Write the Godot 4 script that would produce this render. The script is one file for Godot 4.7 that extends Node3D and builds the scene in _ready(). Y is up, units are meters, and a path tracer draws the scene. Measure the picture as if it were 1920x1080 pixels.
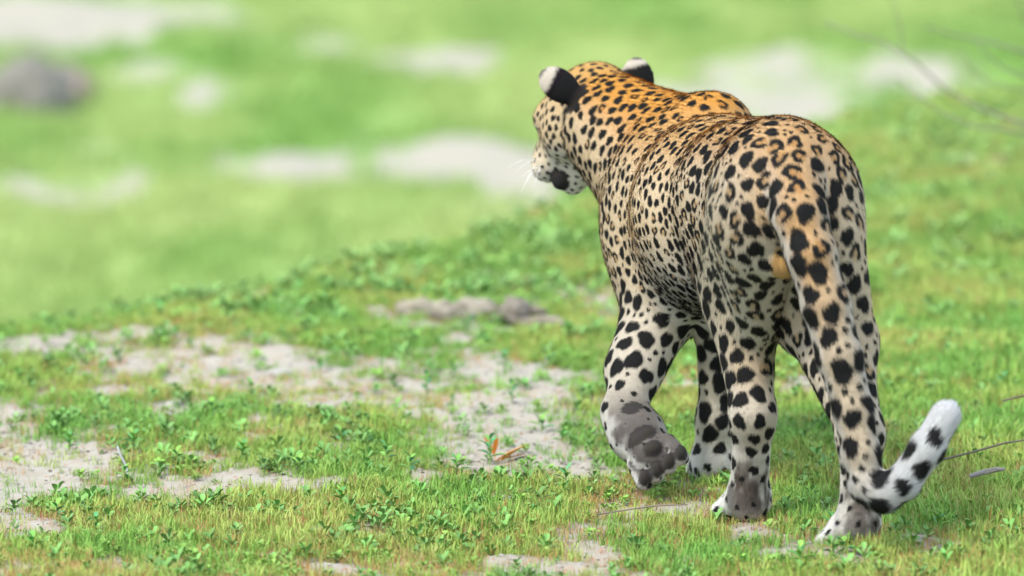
extends Node3D

var rng := RandomNumberGenerator.new()
var relief := FastNoiseLite.new()
var patchy := FastNoiseLite.new()
var fine := FastNoiseLite.new()

# ---------------------------------------------------------------- naming helpers
func tag(o: Node, label: String, category := "", group := "", kind := "") -> Node:
	o.set_meta("label", label)
	if category: o.set_meta("category", category)
	if group: o.set_meta("group", group)
	if kind: o.set_meta("kind", kind)
	return o

var taken := {}
func numbered(called: String) -> String:
	var n: int = taken.get(called, 0)
	taken[called] = n + 1
	return called if n == 0 else "%s_%03d" % [called, n]

func base(called: String, where: Vector3, turn := 0.0) -> Node3D:
	var o := Node3D.new()
	o.name = numbered(called)
	add_child(o)
	o.position = where
	o.rotation.y = turn
	return o

func put(called: String, mesh: Mesh, mat: Material, parent: Node = self) -> MeshInstance3D:
	var o := MeshInstance3D.new()
	o.name = numbered(called) if parent == self else called
	o.mesh = mesh
	o.material_override = mat
	parent.add_child(o, true)
	return o

func lin(r: float, g: float, b: float) -> Color:
	return Color(r, g, b)

func mat(rough := 0.9, vertex := true, c := Color(1, 1, 1)) -> StandardMaterial3D:
	var m := StandardMaterial3D.new()
	m.roughness = rough
	m.vertex_color_use_as_albedo = vertex
	m.albedo_color = c.linear_to_srgb()
	m.metallic_specular = 0.3
	return m

func array_mesh(v: PackedVector3Array, n: PackedVector3Array, c: PackedColorArray, ix: PackedInt32Array) -> ArrayMesh:
	var a := []
	a.resize(Mesh.ARRAY_MAX)
	a[Mesh.ARRAY_VERTEX] = v
	if n.size(): a[Mesh.ARRAY_NORMAL] = n
	if c.size(): a[Mesh.ARRAY_COLOR] = c
	if ix.size(): a[Mesh.ARRAY_INDEX] = ix
	var m := ArrayMesh.new()
	m.add_surface_from_arrays(Mesh.PRIMITIVE_TRIANGLES, a)
	return m

# a bent tube through points, with its own radius at each
func tube(st: SurfaceTool, pts: Array, radii: Array, sides := 8, rough := 0.0, tint := Color(1, 1, 1), vary := 0.0) -> void:
	var rings := []
	for i in pts.size():
		var d: Vector3 = (pts[mini(i + 1, pts.size() - 1)] - pts[maxi(i - 1, 0)]).normalized()
		var s: Vector3 = d.cross(Vector3(0.13, 0.21, 0.97)).normalized()
		var t: Vector3 = d.cross(s)
		var ring := []
		for k in sides:
			var a := TAU * k / sides
			var r: float = radii[i] * (1.0 + rough * rng.randf_range(-1, 1))
			ring.append(pts[i] + (s * cos(a) + t * sin(a)) * r)
		rings.append(ring)
	for i in pts.size() - 1:
		for k in sides:
			var k2 := (k + 1) % sides
			var f := 1.0 + vary * rng.randf_range(-1, 1)
			st.set_color(Color(tint.r * f, tint.g * f, tint.b * f))
			for q in [rings[i][k], rings[i + 1][k], rings[i + 1][k2], rings[i][k], rings[i + 1][k2], rings[i][k2]]:
				st.add_vertex(q)
	for e in [0, pts.size() - 1]:
		for k in sides:
			st.add_vertex(rings[e][k]); st.add_vertex(pts[e]); st.add_vertex(rings[e][(k + 1) % sides])

func tool(smooth := true) -> SurfaceTool:
	var st := SurfaceTool.new()
	st.begin(Mesh.PRIMITIVE_TRIANGLES)
	st.set_smooth_group(0 if smooth else -1)
	return st

func done(st: SurfaceTool) -> ArrayMesh:
	st.index()
	st.generate_normals()
	return st.commit()

# ---------------------------------------------------------------- the ground
func crest(x: float) -> float:   # how far back the near rise reaches before it falls away
	if x < -0.5: return lerpf(-2.3, -3.3, clampf((x + 1.2) / 0.7, -1.0, 1.0))
	if x < 0.04: return lerpf(-3.3, -4.7, (x + 0.5) / 0.54)
	return lerpf(-4.7, -6.9, minf((x - 0.04) / 0.8, 1.3))

func height(x: float, z: float) -> float:
	var past := crest(x) - z
	var y := -1.0 * smoothstep(-0.5, 6.0, past)
	var near := 1.0 - smoothstep(-9.0, -20.0, z)
	y += relief.get_noise_2d(x * 1.0, z * 0.7) * 0.030 * (1.0 + 2.0 * smoothstep(4.0, 12.0, past))
	y += fine.get_noise_2d(x, z) * 0.009 * near
	if z < -45.0: y += (-45.0 - z) * 0.02
	return y

var bare_near := []
var green_near := []
var bare_far := []

func soft(list: Array, x: float, z: float) -> float:
	var best := 0.0
	for e in list:
		var dx: float = (x - e[0]) / e[2]
		if absf(dx) > 1.6: continue
		var dz: float = (z - e[1]) / e[3]
		var d := dx * dx + dz * dz
		if d < 2.4: best = maxf(best, e[4] * (1.0 - smoothstep(0.1, 2.1, d)))
	return best

# 0 bare sand .. 1 thick green
func green(x: float, z: float) -> float:
	if z < crest(x) - 2.5:
		var n0 := patchy.get_noise_2d(x * 0.9 + 40.0, z * 0.22)
		var n4 := patchy.get_noise_2d(x * 2.3 - 40.0, z * 0.5)
		return clampf(0.80 + minf(n0 + 0.1, 0.0) * 0.45 - 0.95 * soft(bare_far, x + n0 * 0.28, z + n4 * 0.6) * (1.0 + n4 * 0.5), 0.0, 1.0)
	var n := patchy.get_noise_2d(x, z * 0.55)
	var n2 := patchy.get_noise_2d(x * 3.1 + 9.0, z * 1.7)
	var n3 := fine.get_noise_2d(x * 1.1 - 33.0, z * 0.6)
	var g := 0.47 + n * 0.35 + n2 * 0.42 + n3 * 0.32
	g += 0.22 * smoothstep(0.30, 0.9, x)
	g += 0.50 * soft(green_near, x + n2 * 0.05, z + n2 * 0.1)
	g -= 0.62 * soft(bare_near, x + n2 * 0.10, z + n2 * 0.25)
	return clampf(g, 0.0, 1.0)

func spread(lo: float, hi: float, step: float, far_lo: float, far_hi: float, grow: float, cap: float, cap_until: float) -> PackedFloat32Array:
	var a := PackedFloat32Array()
	var left := []
	var p := lo
	var s := step
	while p > far_lo:
		s = s * grow
		if p > cap_until: s = minf(s, cap)
		p -= s
		left.push_front(p)
	for q in left: a.append(q)
	p = lo
	while p < hi:
		a.append(p)
		p += step
	s = step
	while p < far_hi:
		a.append(p)
		s *= grow
		p += s
	a.append(p)
	return a

func build_ground() -> void:
	var xs := spread(-1.7, 1.8, 0.0135, -500.0, 500.0, 1.13, 0.2, -6.0)
	var zs := spread(-6.8, 0.75, 0.024, -900.0, 60.0, 1.06, 0.26, -40.0)
	var v := PackedVector3Array()
	var n := PackedVector3Array()
	var c := PackedColorArray()
	var ix := PackedInt32Array()
	var w := xs.size()
	for z in zs:
		for x in xs:
			v.append(Vector3(x, height(x, z), z))
			var g := green(x, z)
			var f := fine.get_noise_2d(x * 2.3 + 5.0, z * 1.2) + 0.6 * fine.get_noise_2d(x * 7.0, z * 3.0 + 20.0)
			var sand := lin(0.305, 0.28, 0.24)
			var soil := lin(0.27, 0.225, 0.175)
			var turf := lin(0.17, 0.225, 0.085)
			if z < crest(x) - 1.0:
				sand = lin(0.295, 0.275, 0.23)
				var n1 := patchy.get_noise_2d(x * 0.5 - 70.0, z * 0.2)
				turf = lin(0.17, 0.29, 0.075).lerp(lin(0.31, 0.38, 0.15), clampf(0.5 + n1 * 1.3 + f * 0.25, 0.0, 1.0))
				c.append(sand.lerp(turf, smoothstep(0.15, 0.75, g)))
			else:
				var b := sand.lerp(soil, clampf(0.25 + f * 0.9 + (g - 0.3) * 0.5, 0.0, 1.0))
				c.append(b.lerp(turf, smoothstep(0.35, 0.95, g) * 0.75))
	for j in zs.size():
		for i in w:
			var l := v[j * w + maxi(i - 1, 0)]
			var r := v[j * w + mini(i + 1, w - 1)]
			var d := v[maxi(j - 1, 0) * w + i]
			var u := v[mini(j + 1, zs.size() - 1) * w + i]
			n.append((u - d).cross(r - l).normalized())
	for j in zs.size() - 1:
		for i in w - 1:
			var a := j * w + i
			ix.append_array([a, a + 1, a + w, a + 1, a + w + 1, a + w])
	var m := mat(1.0)
	m.metallic_specular = 0.1
	var grain := NoiseTexture2D.new()
	grain.width = 512; grain.height = 512; grain.seamless = true; grain.as_normal_map = true; grain.bump_strength = 5.0
	var gn := FastNoiseLite.new()
	gn.seed = 23; gn.frequency = 0.03; gn.fractal_octaves = 5
	grain.noise = gn
	m.normal_enabled = true
	m.normal_texture = grain
	m.normal_scale = 0.8
	m.uv1_triplanar = true
	m.uv1_world_triplanar = true
	m.uv1_scale = Vector3(5.0, 5.0, 5.0)
	tag(put("ground", array_mesh(v, n, c, ix), m), "sandy ground rising to a low crest, patched with grass", "ground", "", "structure")

# ---------------------------------------------------------------- low plants
func blade(st: SurfaceTool, root: Vector3, lean: Vector3, h: float, w: float, tint: Color) -> void:
	var side := lean.cross(Vector3.UP).normalized()
	if side.length() < 0.5: side = Vector3.RIGHT
	var a := root
	var up := Vector3.UP * 0.98
	var p := []
	for i in 4:
		var t := i / 3.0
		p.append(root + up * h * (t - 0.28 * t * t * lean.length() * 2.0) + lean * h * t * t)
	var ws := [w, w * 0.85, w * 0.55, 0.0]
	for i in 3:
		var nrm := side.cross(p[i + 1] - p[i] as Vector3).normalized()
		st.set_color(tint); st.set_normal(nrm)
		var q: Vector3 = side * ws[i] * 0.5
		var r: Vector3 = side * ws[i + 1] * 0.5
		st.add_vertex(p[i] - q); st.add_vertex(p[i + 1] - r); st.add_vertex(p[i] + q)
		if i < 2:
			st.add_vertex(p[i] + q); st.add_vertex(p[i + 1] - r); st.add_vertex(p[i + 1] + r)

func leaf(st: SurfaceTool, root: Vector3, dir: Vector3, long: float, wide: float, tint: Color, droop := 0.3) -> void:
	var side := dir.cross(Vector3.UP).normalized()
	if side.length() < 0.5: side = Vector3.RIGHT
	var rows := []
	for i in 6:
		var t := i / 5.0
		var c := root + dir * long * t - Vector3.UP * long * droop * t * t
		var w: float = wide * [0.12, 0.72, 1.0, 0.9, 0.55, 0.03][i] * 0.5
		var lift := Vector3.UP * w * 0.45
		rows.append([c - side * w + lift, c, c + side * w + lift])
	for i in 5:
		for k in 2:
			var a: Vector3 = rows[i][k]
			var b: Vector3 = rows[i][k + 1]
			var d: Vector3 = rows[i + 1][k]
			var e: Vector3 = rows[i + 1][k + 1]
			var nrm := (b - a).cross(d - a).normalized()
			st.set_color(tint.lerp(tint * 1.25, 0.5 if k == 0 else 0.0)); st.set_normal(nrm)
			st.add_vertex(a); st.add_vertex(d); st.add_vertex(b)
			st.add_vertex(b); st.add_vertex(d); st.add_vertex(e)

func tuft_mesh(count: int, h: float, w: float, spread_r: float, lean: float, seedling := 0) -> ArrayMesh:
	var st := SurfaceTool.new()
	st.begin(Mesh.PRIMITIVE_TRIANGLES)
	for i in count:
		var a := rng.randf() * TAU
		var root := Vector3(cos(a), 0, sin(a)) * spread_r * sqrt(rng.randf())
		var b := rng.randf() * TAU
		var f := rng.randf_range(0.75, 1.25)
		blade(st, root, Vector3(cos(b), 0, sin(b)) * rng.randf_range(0.1, lean), h * rng.randf_range(0.45, 1.0), w * rng.randf_range(0.7, 1.2), Color(f * rng.randf_range(0.9, 1.15), f, f * 0.9))
	st.index()
	return st.commit()

func herb_mesh(count: int, long: float, wide: float, h: float) -> ArrayMesh:
	var st := SurfaceTool.new()
	st.begin(Mesh.PRIMITIVE_TRIANGLES)
	for i in count:
		var a := i * 2.4 + rng.randf_range(-0.4, 0.4)
		var t := float(i) / count
		var up := lerpf(0.4, 1.8, t)
		var f := rng.randf_range(0.8, 1.2)
		leaf(st, Vector3(0, h * (0.15 + 0.85 * t), 0) + Vector3(cos(a), 0, sin(a)) * 0.003, Vector3(cos(a), up, sin(a)).normalized(), long * rng.randf_range(0.7, 1.1) * lerpf(1.0, 0.65, t), wide * rng.randf_range(0.8, 1.1) * lerpf(1.0, 0.7, t), Color(f, f, f))
	for k in 2:
		blade(st, Vector3(0.001 * k, 0, 0.001), Vector3(0.03, 0, 0.02), h * 1.05, 0.0022, Color(1.1, 0.9, 0.9))
	st.index()
	return st.commit()

func scatter(called: String, label: String, mesh: Mesh, m: Material, xf: Array, cols: PackedColorArray) -> void:
	var mm := MultiMesh.new()
	mm.transform_format = MultiMesh.TRANSFORM_3D
	mm.use_colors = true
	mm.mesh = mesh
	mm.instance_count = xf.size()
	for i in xf.size():
		mm.set_instance_transform(i, xf[i])
		mm.set_instance_color(i, cols[i])
	var o := MultiMeshInstance3D.new()
	o.name = numbered(called)
	o.multimesh = mm
	o.material_override = m
	add_child(o)
	tag(o, label, "grass" if called.contains("grass") else "ground cover", "", "stuff")

func stand(x: float, z: float, s: float, tilt := 0.25, sink := 0.0) -> Transform3D:
	var b := Basis(Vector3.UP, rng.randf() * TAU).rotated(Vector3(rng.randf_range(-1, 1), 0, rng.randf_range(-1, 1)).normalized(), rng.randf() * tilt)
	return Transform3D(b.scaled(Vector3(s, s * rng.randf_range(0.8, 1.2), s)), Vector3(x, height(x, z) - sink, z))

func build_cover() -> void:
	var leafy := mat(0.55)
	leafy.backlight = Color(0.55, 0.6, 0.35)
	leafy.metallic_specular = 0.35
	var blades := mat(0.6)
	blades.backlight = Color(0.6, 0.65, 0.4)
	blades.metallic_specular = 0.3
	# short near turf
	var sets := [
		["short_grass", "fine short green grass growing all over the near rise", tuft_mesh(16, 0.028, 0.0013, 0.016, 0.6), 86000, 0.30, 1.0],
		["broad_grass", "broader fresh green grass blades mixed through the short turf", tuft_mesh(9, 0.036, 0.0022, 0.014, 0.75), 21000, 0.38, 1.0],
		["dry_grass", "thin straw coloured and reddish dry grass stems on the near rise", tuft_mesh(14, 0.026, 0.0011, 0.018, 0.9), 40000, 0.15, 1.0],
	]
	for s in sets:
		var xf := []
		var cols := PackedColorArray()
		var tries := 0
		while xf.size() < s[3] and tries < s[3] * 6:
			tries += 1
			var z := 0.75 - 9.6 * rng.randf()
			var half := (12.0 - z) * 0.066 + 0.95
			var x := rng.randf_range(-half, half)
			if z < crest(x) - 1.8: continue
			var g := green(x, z)
			var dry: bool = s[0] == "dry_grass"
			var n := patchy.get_noise_2d(x * 1.7 + 30.0, z * 1.1)
			if dry:
				if rng.randf() > (0.25 + 0.9 * clampf(n * 1.6 + 0.8 * smoothstep(-0.8, 0.3, z), 0.0, 1.0)) * maxf(0.15, smoothstep(0.05, 0.4, g)): continue
				var r := rng.randf()
				cols.append(lin(0.40, 0.33, 0.15).lerp(lin(0.42, 0.17, 0.07), r) if rng.randf() < 0.75 else lin(0.2, 0.26, 0.05))
			else:
				if rng.randf() > maxf(0.07, smoothstep(s[4] - 0.2, s[4] + 0.45, g)): continue
				var c := lin(0.18, 0.345, 0.06).lerp(lin(0.33, 0.41, 0.10), clampf(0.45 + n * 1.2 + rng.randf_range(-0.3, 0.3), 0.0, 1.0))
				c = c.lerp(lin(0.155, 0.335, 0.07), clampf(-n * 1.6, 0.0, 0.8))
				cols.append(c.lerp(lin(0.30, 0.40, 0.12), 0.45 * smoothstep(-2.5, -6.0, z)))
			xf.append(stand(x, z, rng.randf_range(0.6, 1.25) * (0.75 + 0.4 * g) * (1.0 + 0.35 * smoothstep(0.5, 1.0, x))))
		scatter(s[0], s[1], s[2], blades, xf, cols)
	# little broad leaved herbs
	var herbs := [
		["herb_ground_cover", "small blue green broad leaved herbs spread through the turf", herb_mesh(8, 0.025, 0.0115, 0.018), 5400, lin(0.135, 0.285, 0.07)],
		["clover_ground_cover", "low yellow green leafy herbs creeping between the grass", herb_mesh(9, 0.018, 0.010, 0.010), 7600, lin(0.18, 0.33, 0.06)],
	]
	for s in herbs:
		var xf := []
		var cols := PackedColorArray()
		var tries := 0
		while xf.size() < s[3] and tries < s[3] * 14:
			tries += 1
			var z := 0.75 - 9.6 * rng.randf()
			var half := (12.0 - z) * 0.066 + 0.95
			var x := rng.randf_range(-half, half)
			if z < crest(x) - 1.8: continue
			var g := green(x, z)
			var n := patchy.get_noise_2d(x * 2.3 - 60.0, z * 1.5 + (30.0 if s[0] == "clover_ground_cover" else 0.0))
			if rng.randf() > smoothstep(0.0, 0.5, n) * smoothstep(0.15, 0.6, g) * (1.0 - 0.6 * smoothstep(0.35, 0.7, x)) * (1.0 - 0.65 * smoothstep(-1.0, 0.4, crest(x) - z)) + 0.10 * g + 0.025: continue
			var f := rng.randf_range(0.75, 1.3)
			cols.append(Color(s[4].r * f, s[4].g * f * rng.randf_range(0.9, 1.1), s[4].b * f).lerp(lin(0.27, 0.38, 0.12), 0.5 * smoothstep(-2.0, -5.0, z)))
			xf.append(stand(x, z, rng.randf_range(0.5, 1.4) * 0.85 * (1.0 + 0.5 * smoothstep(-1.5, -4.0, z))))
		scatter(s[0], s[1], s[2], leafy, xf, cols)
	# the low field beyond the crest
	var xf2 := []
	var cols2 := PackedColorArray()
	while xf2.size() < 80000:
		var t := rng.randf()
		var z := -3.5 - 34.0 * t
		var half := (12.0 - z) * 0.066 + 3.2
		var x := rng.randf_range(-half, half)
		if z > crest(x) - 1.2: continue
		if rng.randf() > smoothstep(0.3, 0.8, green(x, z)): continue
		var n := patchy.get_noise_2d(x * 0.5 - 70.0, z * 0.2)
		var c := lin(0.19, 0.335, 0.08).lerp(lin(0.365, 0.45, 0.165), clampf(0.5 + n * 1.3 + rng.randf_range(-0.2, 0.2), 0.0, 1.0))  # pale end carries distance haze, put into the grass colour instead of fog
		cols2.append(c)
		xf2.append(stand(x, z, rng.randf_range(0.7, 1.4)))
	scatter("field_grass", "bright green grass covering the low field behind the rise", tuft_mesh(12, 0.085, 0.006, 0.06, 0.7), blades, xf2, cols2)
	# grit on the sand
	var bits := SurfaceTool.new()
	bits.begin(Mesh.PRIMITIVE_TRIANGLES)
	var sm := SphereMesh.new()
	sm.radius = 0.004; sm.height = 0.005; sm.radial_segments = 7; sm.rings = 3
	var xf3 := []
	var cols3 := PackedColorArray()
	while xf3.size() < 26000:
		var z := 0.7 - 6.0 * rng.randf()
		var half := (12.0 - z) * 0.066 + 0.9
		var x := rng.randf_range(-half, half)
		if z < crest(x) - 1.0 or rng.randf() < green(x, z): continue
		var k := rng.randf()
		cols3.append(lin(0.31, 0.28, 0.25) * rng.randf_range(0.7, 1.1) if k < 0.7 else (lin(0.10, 0.08, 0.06) if k < 0.9 else lin(0.30, 0.13, 0.07)))
		var s := 0.4 + 1.3 * pow(rng.randf(), 3.0)
		xf3.append(stand(x, z, s * (1.0 if k < 0.7 else 0.6), 0.6, 0.0005))
	scatter("grit_ground_cover", "crumbs of sand, dark litter and tiny stones on the bare patches", sm, mat(1.0), xf3, cols3)

# seedlings big enough to pick out one by one
func build_seedlings() -> void:
	var leafy := mat(0.5)
	leafy.backlight = Color(0.5, 0.6, 0.35)
	var protos := []
	var tints := [lin(0.09, 0.27, 0.07), lin(0.14, 0.31, 0.06), lin(0.07, 0.24, 0.09), lin(0.17, 0.33, 0.06)]
	var spots := [
		Vector2(-0.037, -0.826), Vector2(-0.239, -1.010), Vector2(-0.284, -1.023), Vector2(-0.091, -0.654), Vector2(-0.344, -0.622), Vector2(-0.150, -1.784), Vector2(-0.105, -2.011), Vector2(-0.054, -2.407), Vector2(0.023, -1.747), Vector2(0.050, -1.281),
		Vector2(-0.014, -2.011), Vector2(-0.345, -2.089), Vector2(-0.456, -1.673), Vector2(-0.514, -1.351), Vector2(-0.440, -0.781), Vector2(-0.623, -0.591), Vector2(-0.736, -1.010), Vector2(-0.715, -0.257), Vector2(-0.621, -2.489), Vector2(-0.444, -2.825),
		Vector2(-0.355, -2.911), Vector2(-0.227, -3.177), Vector2(-0.080, -2.782), Vector2(0.122, -2.911), Vector2(0.103, -2.407), Vector2(0.155, -3.177), Vector2(0.085, -1.144), Vector2(-0.163, -0.591), Vector2(-0.204, -0.749), Vector2(-0.232, -0.591),
		Vector2(-0.666, -2.825), Vector2(-0.629, -3.043), Vector2(-0.535, -2.825), Vector2(-0.413, -3.177), Vector2(-0.495, -3.177), Vector2(-0.623, -0.878), Vector2(-0.548, -0.749), Vector2(-0.083, -3.177), Vector2(0.429, 0.361), Vector2(0.497, 0.253),
		Vector2(0.638, -0.813), Vector2(0.653, 0.032), Vector2(0.744, -0.257), Vector2(0.619, -0.257), Vector2(0.859, -1.710), Vector2(0.749, -2.489), Vector2(0.878, -2.655), Vector2(0.488, 0.088), Vector2(0.353, -2.011), Vector2(0.317, -1.710),
		Vector2(0.249, -2.655), Vector2(-0.725, 0.199), Vector2(-0.643, -0.082), Vector2(-0.364, -0.140), Vector2(-0.268, -0.257), Vector2(0.346, 0.199), Vector2(0.085, -0.498), Vector2(0.000, -1.564), Vector2(0.067, -2.089), Vector2(-0.177, -2.407)]
	for k in 5:
		var o := Node3D.new()
		var tall: float = [0.034, 0.046, 0.028, 0.040, 0.022][k]
		var st := tool()
		tube(st, [Vector3.ZERO, Vector3(0.002, tall * 0.5, 0.001), Vector3(0.001, tall, 0.002)], [0.0016, 0.0013, 0.0009], 6, 0.0, lin(0.14, 0.22, 0.06))
		put("stem", done(st), leafy, o)
		var n: int = [7, 8, 6, 9, 7][k]
		for i in n:
			var ls := SurfaceTool.new()
			ls.begin(Mesh.PRIMITIVE_TRIANGLES)
			var t := (i + 0.6) / n
			var a := (i % 2) * PI + (i / 2) * 1.35 + rng.randf_range(-0.3, 0.3)
			var f := rng.randf_range(0.8, 1.25)
			var c: Color = tints[(k + i % 2) % 4]
			leaf(ls, Vector3(0.001, tall * (0.25 + 0.75 * t), 0.001), Vector3(cos(a), lerpf(0.35, 1.3, t), sin(a)).normalized(), lerpf(0.034, 0.022, t) * rng.randf_range(0.8, 1.1), lerpf(0.013, 0.009, t), Color(c.r * f, c.g * f, c.b * f), 0.25)
			ls.index()
			put("leaf", ls.commit(), leafy, o)
		protos.append(o)
	var made := []
	for i in spots.size():
		var p: Vector2 = spots[i]
		var k: int = 1 if i == 0 else rng.randi() % 5
		var o: Node3D = protos[k].duplicate()
		o.name = numbered("seedling")
		add_child(o)
		o.position = Vector3(p.x, height(p.x, p.y) - 0.002, p.y)
		o.rotation.y = rng.randf() * TAU
		o.scale = Vector3.ONE * (1.0 if i == 0 else rng.randf_range(0.7, 1.05))
		made.append([o, k, o.scale.x])
	# tell each seedling by the landmark nearest to it
	var marks := [
		["the curled orange leaf", Vector2(-0.013, -0.891)], ["the weathered log", Vector2(-0.132, -2.877)], ["the gnarled driftwood", Vector2(0.015, -2.842)], ["the pale flat stone", Vector2(-0.585, -1.622)], ["the bleached white twig", Vector2(-0.628, -0.654)],
		["the lifted forepaw", Vector2(0.223, -0.346)], ["the left hind paw", Vector2(0.340, -0.169)], ["the right hind paw", Vector2(0.493, 0.171)], ["the thick pale stick", Vector2(0.769, -0.666)], ["the grey stone in the sandy hollow", Vector2(-0.420, -2.073)], ["the bottom left corner stone", Vector2(-0.759, -0.025)]]
	var by := {}
	for m: Array in made:
		var p := Vector2(m[0].position.x, m[0].position.z)
		var best := 0
		for q in marks.size():
			if ((p - marks[q][1]) * Vector2(1, 0.16)).length() < ((p - marks[best][1]) * Vector2(1, 0.16)).length(): best = q
		var off: Vector2 = (p - marks[best][1]) * Vector2(1, 0.16)
		var way: String = "in front of" if off.y > absf(off.x) else "behind" if off.y < -absf(off.x) else "left of" if off.x < 0 else "right of"
		var key: String = way + " " + str(marks[best][0])
		if not by.has(key): by[key] = []
		by[key].append([off.length(), m])
	for key: String in by:
		var l: Array = by[key]
		l.sort_custom(func(a, b): return a[0] < b[0])
		for q in l.size():
			var m: Array = l[q][1]
			var size_word: String = "small" if m[2] < 0.82 else "leafy"
			var rank: String = "" if l.size() == 1 else [", nearest to it", ", second from it", ", third from it", ", fourth from it", ", fifth from it", ", sixth from it", ", seventh from it", ", eighth from it", ", ninth from it", ", tenth from it"][q]
			tag(m[0], "%s green seedling %s%s" % [size_word, key, rank], "seedling", "leafy seedlings on the rise")
	for o in protos: o.free()

# ---------------------------------------------------------------- loose things
func rock_mesh(r: Vector3, seed_: int, tint: Color, dents := 0.25) -> ArrayMesh:
	var n := FastNoiseLite.new()
	n.seed = seed_
	n.frequency = 1.1
	var st := tool()
	var rings := 18
	var seg := 28
	var g := []
	for j in rings + 1:
		var row := []
		for i in seg:
			var th := PI * j / rings
			var ph := TAU * i / seg
			var d := Vector3(sin(th) * cos(ph), cos(th), sin(th) * sin(ph))
			row.append(d * r * (1.0 + dents * n.get_noise_3dv(d * 1.6) + dents * 0.4 * n.get_noise_3dv(d * 5.0)))
		g.append(row)
	for j in rings:
		for i in seg:
			var i2 := (i + 1) % seg
			var f := 1.0 + 0.35 * n.get_noise_3dv(g[j][i] / r.x * 3.0)
			st.set_color(Color(tint.r * f, tint.g * f, tint.b * f))
			for q in [g[j][i], g[j][i2], g[j + 1][i2], g[j][i], g[j + 1][i2], g[j + 1][i]]:
				st.add_vertex(q)
	return done(st)

func on_ground(p: Vector2, up := 0.0) -> Vector3:
	return Vector3(p.x, height(p.x, p.y) + up, p.y)

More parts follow.
